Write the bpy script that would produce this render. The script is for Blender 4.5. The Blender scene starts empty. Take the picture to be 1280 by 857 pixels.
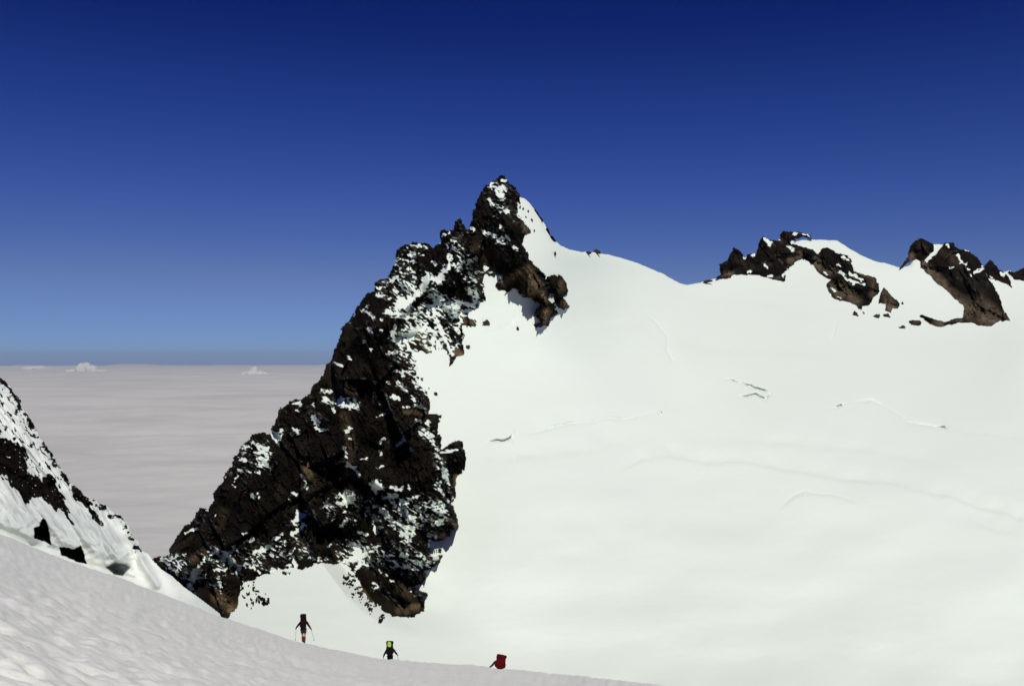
import bpy, math
import numpy as np
from math import radians as R
from mathutils import Vector, noise as mnoise

SC = bpy.context.scene
COL = SC.collection
F = 1280 * 35 / 36.0
HOR = 447.0                                   # eye-level line of the photograph
PITCH = math.atan((HOR - 428.5) / F)
CP, SP = math.cos(PITCH), math.sin(PITCH)
rng = np.random.default_rng(7)

def ray(px, py):
    xc = (np.asarray(px, float) - 640) / F
    yc = (428.5 - np.asarray(py, float)) / F
    return np.stack([xc + 0 * yc, CP - yc * SP + 0 * xc, SP + yc * CP + 0 * xc], -1)

def P(px, py, D):
    return ray(px, py) * np.asarray(D, float)[..., None]

# ------------------------------------------------------------------ noise
def _hash(ix, iy, seed):
    h = (ix.astype(np.int64) * 374761393 + iy.astype(np.int64) * 668265263 + seed * 1442695041) & 0xffffffff
    h = ((h ^ (h >> 13)) * 1274126177) & 0xffffffff
    h = ((h ^ (h >> 16)) * 2246822519) & 0xffffffff
    return (h ^ (h >> 15)) & 0xffffffff

def _r(ix, iy, seed):
    return _hash(ix, iy, seed) / 4294967295.0

def perlin(x, y, seed=0):
    x = np.asarray(x, float); y = np.asarray(y, float)
    ix = np.floor(x); iy = np.floor(y)
    fx = x - ix; fy = y - iy
    u = fx * fx * fx * (fx * (fx * 6 - 15) + 10)
    v = fy * fy * fy * (fy * (fy * 6 - 15) + 10)
    def g(dx, dy):
        a = _r(ix + dx, iy + dy, seed) * 2 * np.pi
        return np.cos(a) * (fx - dx) + np.sin(a) * (fy - dy)
    n0 = g(0, 0) * (1 - u) + g(1, 0) * u
    n1 = g(0, 1) * (1 - u) + g(1, 1) * u
    return (n0 * (1 - v) + n1 * v) * 1.5

def fbm(x, y, seed=0, octv=5, gain=.5, lac=2.03):
    s = 0; a = 1; t = 0
    for k in range(octv):
        s = s + a * perlin(x * lac ** k + 17.3 * k, y * lac ** k - 9.1 * k, seed + k * 13)
        t += a; a *= gain
    return s / t

def ridged(x, y, seed=0, octv=5, gain=.55):
    s = 0; a = 1; t = 0
    for k in range(octv):
        n = 1 - np.abs(perlin(x * 2.1 ** k + 5.3 * k, y * 2.1 ** k + 3.1 * k, seed + k * 7)) * 2
        s = s + a * n; t += a; a *= gain
    return s / t

def facet(x, y, seed, tilt=1.0, step=.5):
    """broken rock: every cell is its own tilted plane"""
    ix = np.floor(x); iy = np.floor(y)
    best = np.full(x.shape, 1e9); val = np.zeros(x.shape)
    for dx in (-1, 0, 1):
        for dy in (-1, 0, 1):
            cx = ix + dx; cy = iy + dy
            jx = cx + _r(cx, cy, seed); jy = cy + _r(cx, cy, seed + 1)
            d = (x - jx) ** 2 + (y - jy) ** 2
            sx = (_r(cx, cy, seed + 2) * 2 - 1) * tilt; sy = (_r(cx, cy, seed + 3) * 2 - 1) * tilt
            o = (_r(cx, cy, seed + 4) * 2 - 1) * step
            v = o + sx * (x - jx) + sy * (y - jy)
            m = d < best
            best = np.where(m, d, best); val = np.where(m, v, val)
    return val

def sstep(a, b, x):
    t = np.clip((x - a) / (b - a), 0, 1)
    return t * t * (3 - 2 * t)

def segdist(X, Y, x0, y0, x1, y1):
    dx, dy = x1 - x0, y1 - y0
    L = dx * dx + dy * dy + 1e-9
    t = np.clip(((X - x0) * dx + (Y - y0) * dy) / L, 0, 1)
    return np.hypot(X - x0 - t * dx, Y - y0 - t * dy), t

def sdf_poly(X, Y, pts):
    d = np.full(X.shape, 1e9); ins = np.zeros(X.shape, bool)
    n = len(pts)
    for i in range(n):
        x0, y0 = pts[i]; x1, y1 = pts[(i + 1) % n]
        d = np.minimum(d, segdist(X, Y, x0, y0, x1, y1)[0])
        if y0 != y1:
            c = ((y0 > Y) != (y1 > Y)) & (X < (x1 - x0) * (Y - y0) / (y1 - y0) + x0)
            ins ^= c
    return np.where(ins, d, -d)

def strokes(X, Y, lst, k=1.0):
    s = np.zeros(X.shape)
    for st in lst:
        x0, y0, x1, y1, w = st[:5]; a = st[5] if len(st) > 5 else 1.0
        m = (X > min(x0, x1) - 3 * w) & (X < max(x0, x1) + 3 * w) & (Y > min(y0, y1) - 3 * w) & (Y < max(y0, y1) + 3 * w)
        if not m.any(): continue
        d, _ = segdist(X[m], Y[m], x0, y0, x1, y1)
        s[m] = np.maximum(s[m], a * np.exp(-(d / (w * k)) ** 2))
    return s

def polyline(X, Y, pts, fade=14.0):
    """signed offset (positive = above the line on screen), strength with faded ends"""
    best = np.full(X.shape, 1e9); sg = np.zeros(X.shape); along = np.zeros(X.shape)
    acc = 0; L = sum(math.dist(pts[i], pts[i + 1]) for i in range(len(pts) - 1))
    for i in range(len(pts) - 1):
        x0, y0 = pts[i]; x1, y1 = pts[i + 1]
        d, t = segdist(X, Y, x0, y0, x1, y1)
        l = math.dist(pts[i], pts[i + 1])
        cr = (x1 - x0) * (Y - y0) - (y1 - y0) * (X - x0)
        m = d < best
        best = np.where(m, d, best); sg = np.where(m, -np.sign(cr), sg); along = np.where(m, acc + t * l, along)
        acc += l
    f = min(fade, L / 2)
    st = sstep(0, f, along) * sstep(0, f, L - along)
    return best * sg, st

def blur(a, n, it=2):
    for _ in range(it):
        for ax in (0, 1):
            p = np.pad(a, [(n, n) if k == ax else (0, 0) for k in (0, 1)], mode='edge')
            c = np.cumsum(p, axis=ax)
            z = np.zeros_like(np.take(c, [0], axis=ax))
            c = np.concatenate([z, c], axis=ax)
            w = 2 * n + 1
            if ax == 0: a = (c[w:] - c[:-w]) / w
            else: a = (c[:, w:] - c[:, :-w]) / w
    return a

# ------------------------------------------------------------------ mesh out
def tag(o, label=None, cat=None, group=None, kind=None):
    if label: o['label'] = label
    if cat: o['category'] = cat
    if group: o['group'] = group
    if kind: o['kind'] = kind
    return o

def link(name, me, mat=None, parent=None):
    o = bpy.data.objects.new(name, me)
    COL.objects.link(o)
    if mat is not None and me is not None: me.materials.append(mat)
    if parent is not None: o.parent = parent
    return o

def mesh_np(name, V, Q, mat, attrs=None, smooth=True, parent=None):
    V = np.asarray(V, np.float32).reshape(-1, 3); Q = np.asarray(Q, np.int32).reshape(-1, 4)
    me = bpy.data.meshes.new(name)
    me.vertices.add(len(V)); me.vertices.foreach_set('co', V.ravel())
    me.loops.add(Q.size); me.loops.foreach_set('vertex_index', Q.ravel())
    me.polygons.add(len(Q)); me.polygons.foreach_set('loop_start', np.arange(0, Q.size, 4, dtype=np.int32))
    me.polygons.foreach_set('loop_total', np.full(len(Q), 4, np.int32))
    me.polygons.foreach_set('use_smooth', np.full(len(Q), smooth, bool))
    for k, a in (attrs or {}).items():
        at = me.attributes.new(k, 'FLOAT', 'POINT')
        at.data.foreach_set('value', np.asarray(a, np.float32).ravel())
    me.update(calc_edges=True); me.validate()
    return link(name, me, mat, parent)

def grid_faces(nr, nc, flip=False):
    i = np.arange(nr - 1)[:, None] * nc + np.arange(nc - 1)[None, :]
    q = np.stack([i, i + 1, i + nc + 1, i + nc], -1).reshape(-1, 4)
    return q[:, ::-1] if flip else q

# ------------------------------------------------------------------ materials
def newmat(name):
    m = bpy.data.materials.new(name); m.use_nodes = True
    nt = m.node_tree; b = nt.nodes['Principled BSDF']
    return m, nt, b

def N(nt, typ, **kw):
    n = nt.nodes.new(typ)
    for k, v in kw.items(): setattr(n, k, v)
    return n

def plain(name, col, rough=.7, spec=.3, bump=0, bscale=30):
    m, nt, b = newmat(name)
    tc = N(nt, 'ShaderNodeTexCoord'); no = N(nt, 'ShaderNodeTexNoise'); no.inputs['Scale'].default_value = bscale
    nt.links.new(tc.outputs['Object'], no.inputs['Vector'])
    mx = N(nt, 'ShaderNodeMix', data_type='RGBA')
    mx.inputs[6].default_value = (*[c * .8 for c in col], 1); mx.inputs[7].default_value = (*[min(1, c * 1.2) for c in col], 1)
    nt.links.new(no.outputs['Fac'], mx.inputs[0]); nt.links.new(mx.outputs[2], b.inputs['Base Color'])
    b.inputs['Roughness'].default_value = rough; b.inputs['Specular IOR Level'].default_value = spec
    if bump:
        bp = N(nt, 'ShaderNodeBump'); bp.inputs['Strength'].default_value = bump; bp.inputs['Distance'].default_value = .02
        nt.links.new(no.outputs['Fac'], bp.inputs['Height']); nt.links.new(bp.outputs[0], b.inputs['Normal'])
    return m

SNOW = (.81, .875, .79)
def snow_mat(name, scales, col=SNOW, dirt=.03):
    """scales: list of (noise scale, bump distance, (sx,sy,sz) stretch)"""
    m, nt, b = newmat(name)
    b.inputs['Roughness'].default_value = .75; b.inputs['Specular IOR Level'].default_value = .15
    tc = N(nt, 'ShaderNodeTexCoord')
    prev = None
    for sc, dist, st in scales:
        mp = N(nt, 'ShaderNodeMapping'); mp.inputs['Scale'].default_value = st
        nt.links.new(tc.outputs['Object'], mp.inputs['Vector'])
        no = N(nt, 'ShaderNodeTexNoise'); no.inputs['Scale'].default_value = sc; no.inputs['Detail'].default_value = 4
        nt.links.new(mp.outputs[0], no.inputs['Vector'])
        bp = N(nt, 'ShaderNodeBump'); bp.inputs['Strength'].default_value = 1; bp.inputs['Distance'].default_value = dist
        nt.links.new(no.outputs['Fac'], bp.inputs['Height'])
        if prev: nt.links.new(prev.outputs[0], bp.inputs['Normal'])
        prev = bp
    nt.links.new(prev.outputs[0], b.inputs['Normal'])
    n2 = N(nt, 'ShaderNodeTexNoise'); n2.inputs['Scale'].default_value = scales[0][0] * .3; n2.inputs['Detail'].default_value = 6
    nt.links.new(tc.outputs['Object'], n2.inputs['Vector'])
    mx = N(nt, 'ShaderNodeMix', data_type='RGBA')
    mx.inputs[6].default_value = (*[c * (1 - dirt * 2) for c in col], 1); mx.inputs[7].default_value = (*col, 1)
    nt.links.new(n2.outputs['Fac'], mx.inputs[0]); nt.links.new(mx.outputs[2], b.inputs['Base Color'])
    return m

def rock_mat(name, sc=.05, dark=(.010, .007, .005), mid=(.035, .023, .014), brown=(.16, .10, .055), bump=1.5, snow=SNOW, sunlit=None):
    m, nt, b = newmat(name)
    b.inputs['Roughness'].default_value = .9; b.inputs['Specular IOR Level'].default_value = .04
    tc = N(nt, 'ShaderNodeTexCoord')
    no = N(nt, 'ShaderNodeTexNoise'); no.inputs['Scale'].default_value = sc; no.inputs['Detail'].default_value = 8; no.inputs['Roughness'].default_value = .7
    nt.links.new(tc.outputs['Object'], no.inputs['Vector'])
    rp = N(nt, 'ShaderNodeValToRGB'); rp.color_ramp.elements[0].position = .38; rp.color_ramp.elements[1].position = .68
    rp.color_ramp.elements[0].color = (*dark, 1); rp.color_ramp.elements[1].color = (*mid, 1)
    nt.links.new(no.outputs['Fac'], rp.inputs['Fac'])
    n3 = N(nt, 'ShaderNodeTexNoise'); n3.inputs['Scale'].default_value = sc * 6; n3.inputs['Detail'].default_value = 6
    nt.links.new(tc.outputs['Object'], n3.inputs['Vector'])
    ab = N(nt, 'ShaderNodeAttribute'); ab.attribute_name = 'brown'
    ml = N(nt, 'ShaderNodeMath', operation='MULTIPLY'); nt.links.new(ab.outputs['Fac'], ml.inputs[0])
    mr = N(nt, 'ShaderNodeMapRange'); mr.inputs['From Min'].default_value = .3; mr.inputs['From Max'].default_value = .62
    mr.inputs['To Min'].default_value = .35
    nt.links.new(n3.outputs['Fac'], mr.inputs['Value']); nt.links.new(mr.outputs[0], ml.inputs[1])
    mb = N(nt, 'ShaderNodeMix', data_type='RGBA'); mb.inputs[7].default_value = (*brown, 1)
    nt.links.new(ml.outputs[0], mb.inputs[0]); nt.links.new(rp.outputs[0], mb.inputs[6])
    asn = N(nt, 'ShaderNodeAttribute'); asn.attribute_name = 'snow'
    ms = N(nt, 'ShaderNodeMapRange'); ms.inputs['From Min'].default_value = .43; ms.inputs['From Max'].default_value = .57
    nt.links.new(asn.outputs['Fac'], ms.inputs['Value'])
    md = N(nt, 'ShaderNodeMapRange'); md.inputs['From Min'].default_value = .22; md.inputs['From Max'].default_value = .46; md.inputs['To Max'].default_value = .16
    nt.links.new(asn.outputs['Fac'], md.inputs['Value'])
    mz = N(nt, 'ShaderNodeMath', operation='MULTIPLY'); nt.links.new(md.outputs[0], mz.inputs[0]); nt.links.new(n3.outputs['Fac'], mz.inputs[1])
    mm = N(nt, 'ShaderNodeMath', operation='MAXIMUM'); nt.links.new(ms.outputs[0], mm.inputs[0]); nt.links.new(mz.outputs[0], mm.inputs[1])
    fin = N(nt, 'ShaderNodeMix', data_type='RGBA'); fin.inputs[7].default_value = (*snow, 1)
    if sunlit:
        af = N(nt, 'ShaderNodeAttribute'); af.attribute_name = 'sunlit'
        mf = N(nt, 'ShaderNodeMix', data_type='RGBA'); mf.inputs[6].default_value = (*snow, 1); mf.inputs[7].default_value = (*sunlit, 1)
        nt.links.new(af.outputs['Fac'], mf.inputs[0]); nt.links.new(mf.outputs[2], fin.inputs[7])
    nt.links.new(mm.outputs[0], fin.inputs[0]); nt.links.new(mb.outputs[2], fin.inputs[6])
    nt.links.new(fin.outputs[2], b.inputs['Base Color'])
    bp = N(nt, 'ShaderNodeBump'); bp.inputs['Strength'].default_value = .8; bp.inputs['Distance'].default_value = bump
    inv = N(nt, 'ShaderNodeMath', operation='MULTIPLY_ADD'); inv.inputs[1].default_value = -.85; inv.inputs[2].default_value = 1
    nt.links.new(ms.outputs[0], inv.inputs[0])
    hh = N(nt, 'ShaderNodeMath', operation='MULTIPLY'); nt.links.new(n3.outputs['Fac'], hh.inputs[0]); nt.links.new(inv.outputs[0], hh.inputs[1])
    nt.links.new(hh.outputs[0], bp.inputs['Height']); nt.links.new(bp.outputs[0], b.inputs['Normal'])
    return m

# ------------------------------------------------------------------ depth of the far mountain
CTRL = [
 (-100,960,400),(270,960,400),(640,960,400),(1000,960,430),(1500,960,450),
 (270,800,500),(380,800,500),(400,705,600),(480,780,535),(530,770,560),(290,765,545),
 (200,700,640),(350,520,770),(430,420,830),(500,310,910),(625,220,990),(655,250,990),
 (580,600,705),(525,470,800),(600,400,870),(680,405,885),(700,310,985),
 (640,830,530),(800,857,510),(1000,857,530),(1280,857,580),(1500,857,600),
 (640,700,610),(640,600,700),(640,500,800),(640,450,850),(900,700,660),(1280,700,720),
 (900,600,780),(1100,600,810),(1280,600,860),(1500,600,900),(860,500,930),(860,450,1020),(860,400,1180),(860,357,1350),
 (760,318,1170),(1000,500,960),(1000,400,1290),(1000,320,1620),(1050,305,1680),(1100,390,1420),(1150,300,1740),
 (1240,405,1460),(1280,350,1760),(1280,450,1240),(1500,350,1800),(1500,450,1300),(1400,380,1700),
]
_c = np.array(CTRL, float)
def _phi(r): return np.where(r > 0, r * r * np.log(r + 1e-9), 0)
_xy = _c[:, :2] / 500
_A = _phi(np.linalg.norm(_xy[:, None] - _xy[None], axis=-1)) + np.eye(len(_c)) * .004
_Pm = np.hstack([np.ones((len(_c), 1)), _xy])
_S = np.block([[_A, _Pm], [_Pm.T, np.zeros((3, 3))]])
_w = np.linalg.solve(_S, np.concatenate([np.log(_c[:, 2]), np.zeros(3)]))
def Dbase(px, py):
    s = np.shape(px); x = np.ravel(px) / 500.; y = np.ravel(py) / 500.
    o = _w[-3] + _w[-2] * x + _w[-1] * y
    for i in range(len(_c)):
        o = o + _w[i] * _phi(np.hypot(x - _xy[i, 0], y - _xy[i, 1]))
    return np.exp(o).reshape(s)

APRON = [(398, 698), (404, 706), (416, 722), (432, 744), (452, 762), (484, 786), (530, 810)]
# (points, soft roll height m, soft width px, groove depth m, groove width px)
LINES = [
 ([(604,553),(630,549),(646,544)], -0.96, 8, 9, 1.3),
 ([(646,544),(666,539),(700,530),(750,524),(800,520),(830,514)], -2.8, 9, 2.6, 1.3),
 ([(826,511),(829,520)], -0, 6, 10, 1.4),
 ([(903,471),(925,478),(948,484),(966,491)], -1.2, 7, 11, 1.2),
 ([(920,497),(932,495),(944,490),(956,499),(963,492),(966,498)], -0.8, 6, 12, 1.2),
 ([(1037,510),(1048,507),(1060,502)], -1.2, 6, 12, 1.3),
 ([(1060,502),(1090,500),(1112,510),(1135,525),(1165,533),(1188,535)], -3.2, 9, 4.5, 1.3),
 ([(1168,534),(1180,534),(1188,538)], -0.4, 6, 11, 1.3),
 ([(1186,536),(1240,541),(1290,548)], -1.6, 10, 0.6, 1.5),
 ([(800,388),(822,404),(834,420),(836,438),(842,450),(832,462),(826,472)], -1.6, 6, 3, 1.3),
 ([(1048,398),(1044,410),(1040,425),(1036,430)], -1.6, 6, 5, 1.4),
 ([(1000,424),(1020,420),(1036,428)], -1.6, 6, 1, 1.6),
 ([(760,600),(775,588),(800,574),(835,568),(880,577),(930,575),(990,587),(1050,598),(1120,603),(1190,620),(1270,645),(1340,660)], -4.6, 8, 0, 1.5),
 ([(962,642),(985,624),(1005,613),(1035,616),(1085,630)], -2.08, 8, 1.2, 1.6),
 ([(596,417),(618,415),(634,408),(646,398),(660,393)], -1.2, 5, 1.2, 1.5),
 ([(700,408),(780,396),(830,424),(900,434),(1000,440),(1090,450)], -4.2, 14, 0, 1.6),
 ([(586,572),(640,570),(720,563),(800,548)], -3.6, 14, 0, 2),
 ([(880,545),(980,552),(1090,560),(1190,580)], -3.6, 14, 0, 2),
 ([(1180,640),(1230,655),(1290,672)], -3.4, 12, 0, 2),
 ([(600,700),(720,690),(860,650),(980,660)], -1.76, 30, 0, 2),
 ([(860,360),(960,380),(1040,392)], -3.8, 12, 0, 2),
 ([(750,330),(820,352),(880,372),(960,398)], -3.6, 12, 0, 2),
]
def Dg(px, py):
    D = Dbase(px, py)
    s, st = polyline(px, py, APRON, 10)
    m = (py > 640) & (py < 830)
    D = D + np.where(m & (s > 0) & (px > 395), 22 * np.clip(s / 18, 0, 1) * (1 - sstep(30, 90, s)), 0) * np.where(m, sstep(640, 670, py) * (1 - sstep(725, 800, py)), 0)
    return D

def Dsnow(px, py):
    D = Dg(px, py)
    m = D / F
    for pts, a, w, g, gw in LINES:
        x = np.array(pts)
        sel = (px > x[:, 0].min() - 60) & (px < x[:, 0].max() + 60) & (py > x[:, 1].min() - 60) & (py < x[:, 1].max() + 60)
        if not sel.any(): continue
        s, st = polyline(px[sel], py[sel], pts, 14.0 if g > 4 else (60.0 if g == 0 else 34.0))
        s = s + 1.0 * perlin(px[sel] / 7, py[sel] / 7, 3) + 2.2 * perlin(px[sel] / 24, py[sel] / 24, 4)
        st = st * (.55 + .6 * np.clip(.5 + 1.2 * perlin(px[sel] / 33, py[sel] / 33, 6), 0, 1))
        roll = -a * np.where(s > 0, np.exp(-(s / (w * 1.6)) ** 2), np.exp(-(s / (w * .38)) ** 2))
        gr = g * np.exp(-((s + .5) / gw) ** 2) if g else 0
        D[sel] += (roll + gr) * st
    D = D + 8 * fbm(px / 170, py / 80, 5, 2) * sstep(540, 700, px) + .45 * fbm(px / 40 + py / 60, py / 16, 9, 3)
    return D

SKY = [(640,300),(644,262),(648,246),(655,248),(662,254),(668,262),(676,273),(682,284),(690,297),(695,302),(701,307),(712,311),(725,314),(742,315),
 (760,318),(800,330),(830,343),(850,354),(860,356),(875,353),(897,348),(905,336),(930,330),(955,312),(980,305),(1000,300),(1014,299.5),(1030,299.6),(1046,301),
 (1056,307),(1075,319),(1096,327.5),(1105,329),(1125,335),(1138,331),(1146,318),(1160,309),(1168,305.5),(1180,305),(1196,315),(1215,325),(1232,338),
 (1252,341),(1262,337.5),(1270,343),(1290,346),(1340,340),(1420,352),(1600,360)]
LOW = [(200,780),(262,770),(285,752),(300,716),(330,704),(360,700),(400,694),(430,690),(468,650),(488,560),(506,480),(515,440),(530,425),(545,412),(572,385),(585,370),(600,345),(620,330),(636,310)]

# ================================================================== GLACIER
mat_glacier = snow_mat('glacier_snow', [(.03, .6, (1, 1, 1)), (.4, .06, (1, 1, 1))], dirt=.012)
def build_glacier():
    tops = LOW + SKY
    px = np.concatenate([np.arange(200, 1290, 1.15), np.arange(1290, 1600, 6)])
    top = np.interp(px, [t[0] for t in tops], [t[1] for t in tops])
    nat = fbm(px / 9, px * 0 + .5, 77, 4) * 1.1 + fbm(px / 60, px * 0 + .5, 78, 2) * 1.2
    top = top + nat * (px > 652)
    nr = 500
    t = np.linspace(0, 1, nr)[:, None] ** .92
    PY = 960 + (top[None] - 960) * t
    PX = np.broadcast_to(px, PY.shape).copy()
    D = Dsnow(PX, PY)
    # the skyline rounds over
    edge = (PY - top[None])
    D = D + 10 * np.exp(-edge / 4.5) * (PX > 648)
    V = P(PX, PY, D)
    # back slopes
    back = []
    last = V[-1]; out = np.array([0, 1, 0.])
    for k, (dy, dz) in enumerate([(6, -1.2), (16, -6), (40, -22), (100, -75), (260, -230), (500, -520)]):
        back.append(last + np.array([0, dy, dz])[None] * (1, 1, 1))
    V = np.concatenate([V, np.array(back)], 0)
    o = mesh_np('glacier', V, grid_faces(V.shape[0], V.shape[1], False), mat_glacier)
    tag(o, 'broad white glacier with faint crevasse lines sweeping up behind the dark rock peak', 'glacier', kind='structure')
build_glacier()

# ================================================================== ROCK SOLIDS
def rock_solid(name, polys, holes, bbox, step, mat, depth=Dg, thick=45, L=30, sizes=((40,1.),(15,.9),(6,.8),(2.6,.7)), amp=.5,
               snow_st=(), brown_st=(), rubble=(), rough=1.6, snow_base=.0, spk=.55, back=60, streak=(0.6, 1.0), lift=2.0, broad=(), brown_base=0.):
    xs = np.arange(bbox[0], bbox[2], step); ys = np.arange(bbox[1], bbox[3], step)
    X, Y = np.meshgrid(xs, ys)
    s = np.full(X.shape, -1e9)
    for p in polys: s = np.maximum(s, sdf_poly(X, Y, p))
    for p in holes: s = np.minimum(s, -sdf_poly(X, Y, p))
    wx, wy = X, Y
    s = s + rough * (1.1 * fbm(wx / 7, wy / 7, 21, 3) + .7 * facet(wx / 3.5, wy / 3.5, 31, .8, .6) + 1.2 * facet(wx / 10, wy / 10, 37, .9, .6))
    for (cx, cy, rx, ry, thr) in rubble:
        q = 1 - ((X - cx) / rx) ** 2 - ((Y - cy) / ry) ** 2
        n = fbm(X / 6.5 + 3, Y / 4.2, 41, 4, .75) * 1.7
        s = np.maximum(s, np.where(q > 0, (n - thr + .5 * q) * 4, -9))
    # snap
    gy, gx = np.gradient(s, step)
    inm = s > 0
    nb = np.zeros_like(inm)
    nb[1:] |= ~inm[:-1]; nb[:-1] |= ~inm[1:]; nb[:, 1:] |= ~inm[:, :-1]; nb[:, :-1] |= ~inm[:, 1:]
    bd = inm & nb
    g2 = gx * gx + gy * gy + .15
    mx = np.clip(-gx * s / g2, -step * .5, step * .5); my = np.clip(-gy * s / g2, -step * .5, step * .5)
    X2 = np.where(bd, X + mx, X); Y2 = np.where(bd, Y + my, Y)
    D0 = depth(X2, Y2)
    mpp = np.median(D0[inm]) / F
    # world-like metric coordinates on the face
    U = (X2 - 640) * mpp; W = (447 - Y2) * mpp
    ca, sa = math.cos(.45), math.sin(.45)
    Ur = U * ca + W * sa; Wr = -U * sa + W * ca
    sm = np.clip(s, 0, None) * mpp
    nb_ = max(2, int(7 / step))
    low = sstep(.05, .6, -blur(np.clip(gy, -1, 1), nb_)) * .8 + .2 * sstep(.2, .8, -gy)
    T = thick * mpp / .65 * (1 - np.exp(-sm / ((L + 55 * low * L / 13) * mpp / .65)))
    disp = np.zeros(X.shape)
    for i, (sz, a) in enumerate(sizes):
        z = sz * mpp / .65
        jx = .12 * z * fbm(Ur / z, Wr / z, 50 + i, 2); jy = .12 * z * fbm(Ur / z + 9, Wr / z + 4, 60 + i, 2)
        disp += a * amp * z * facet((Ur + jx) / z * 1.6, (Wr + jy) / (z * 1.35), 70 + 11 * i, 1.15, .6)
    disp += amp * 16 * mpp / .65 * (ridged(Ur / (48 * mpp / .65), Wr / (80 * mpp / .65), 91, 5) - .45)
    disp += amp * 5.5 * mpp / .65 * (ridged(Ur / (11 * mpp / .65), Wr / (34 * mpp / .65), 92, 4) - .45)
    disp += amp * 1.6 * mpp / .65 * fbm(Ur / (2.4 * mpp), Wr / (2.4 * mpp), 95, 3)
    ef = sstep(0, 1, s / (5 + 14 * low))
    # snow field
    XW = X + 1.6 * perlin(X / 5, Y / 5, 141) + .8 * perlin(X / 2.2, Y / 2.2, 142); YW = Y + 1.6 * perlin(X / 5, Y / 5, 143) + .8 * perlin(X / 2.2, Y / 2.2, 144)
    S = strokes(XW, YW, snow_st, 1.2)
    a1, a2 = streak
    su = (X * math.cos(a1) + Y * math.sin(a1)); sv = (-X * math.sin(a1) + Y * math.cos(a1))
    wv = 2.0 * fbm(X / 12, Y / 12, 15, 2)
    wx2 = 2.6 * fbm(X / 8, Y / 8, 25, 2); wy2 = 2.6 * fbm(X / 8 + 31, Y / 8, 27, 2)
    fil = .5 - 2.2 * np.abs(perlin((X + wx2) / 8.5, (Y + wy2) / 5.6, 29))
    fil2 = .5 - 2.2 * np.abs(perlin((su + wx2) / 13.0, (sv + wy2) / 4.2, 28))
    nz = 1.5 * fbm((su + wv) / 7.0, (sv + wv) / 2.4, 17, 3) * .5 + 1.5 * perlin(X / 4.6, Y / 3.0, 19) * .3 + .5 * fil + .62 * fil2
    S = np.maximum(S, strokes(X, Y, broad, 1.0))
    hgt = blur(disp, 3)
    up = -(np.gradient(hgt, step * mpp, axis=0))           # rows go down: a ledge comes towards the eye below
    up = np.clip(up, -1.5, 1.5)
    snow = .05 + snow_base + .84 * S + spk * nz * (.5 + .55 * np.clip(S * 2, 0, 1) - .35 * sstep(.6, .9, S)) + .13 * up + .18 * np.clip(fbm(X / 40, Y / 40, 23, 2), -1, 1)
    sf = sstep(.46, .6, snow)
    d2 = blur(disp, 4) + .8 * mpp
    disp = disp * (1 - sf) + d2 * sf
    off = lift * mpp * (1 - .7 * low) + T + disp * ef
    off = np.maximum(off, (.5 + 4.5 * sstep(0, 5, s)) * mpp)
    Df = D0 - off
    Db = D0 + back * mpp / .65 * (1 - np.exp(-sm / (25 * mpp))) + 1.0 * mpp
    Vf = P(X2, Y2, Df); Vb = P(X2, Y2, Db)
    nr, nc = X.shape
    cell = inm[:-1, :-1] & inm[1:, :-1] & inm[:-1, 1:] & inm[1:, 1:]
    use = np.zeros_like(inm); use[:-1, :-1] |= cell; use[1:, :-1] |= cell; use[:-1, 1:] |= cell; use[1:, 1:] |= cell
    idx = -np.ones(X.shape, np.int64); idx[use] = np.arange(use.sum()); n = int(use.sum())
    a = idx[:-1, :-1][cell]; b = idx[:-1, 1:][cell]; c = idx[1:, 1:][cell]; d = idx[1:, :-1][cell]
    front = np.stack([a, d, c, b], -1); bk = np.stack([a, b, c, d], -1) + n
    pc = np.pad(cell, 1)
    sides = []
    C = pc[1:-1, 1:-1]
    for nbm, (i, j) in ((pc[:-2, 1:-1], ('a', 'b')), (pc[2:, 1:-1], ('c', 'd')), (pc[1:-1, :-2], ('d', 'a')), (pc[1:-1, 2:], ('b', 'c'))):
        m = C & ~nbm
        g = {'a': idx[:-1, :-1][m], 'b': idx[:-1, 1:][m], 'c': idx[1:, 1:][m], 'd': idx[1:, :-1][m]}
        sides.append(np.stack([g[i], g[j], g[j] + n, g[i] + n], -1))
    Q = np.concatenate([front, bk] + sides)
    V = np.concatenate([Vf[use], Vb[use]])
    br = strokes(X, Y, brown_st, 1.0) + brown_base * np.clip(.5 + 1.5 * fbm(X / 25, Y / 25, 99, 3), 0, 1)
    br = np.clip((br * 1.25 - .22) * (.8 + .9 * fbm(X / 9, Y / 14, 97, 3)), 0, 1)
    at = {'snow': np.concatenate([snow[use], snow[use] * 0 + .2]), 'brown': np.concatenate([br[use], br[use] * 0])}
    return mesh_np(name, V, Q, mat, at, smooth=False)

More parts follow.
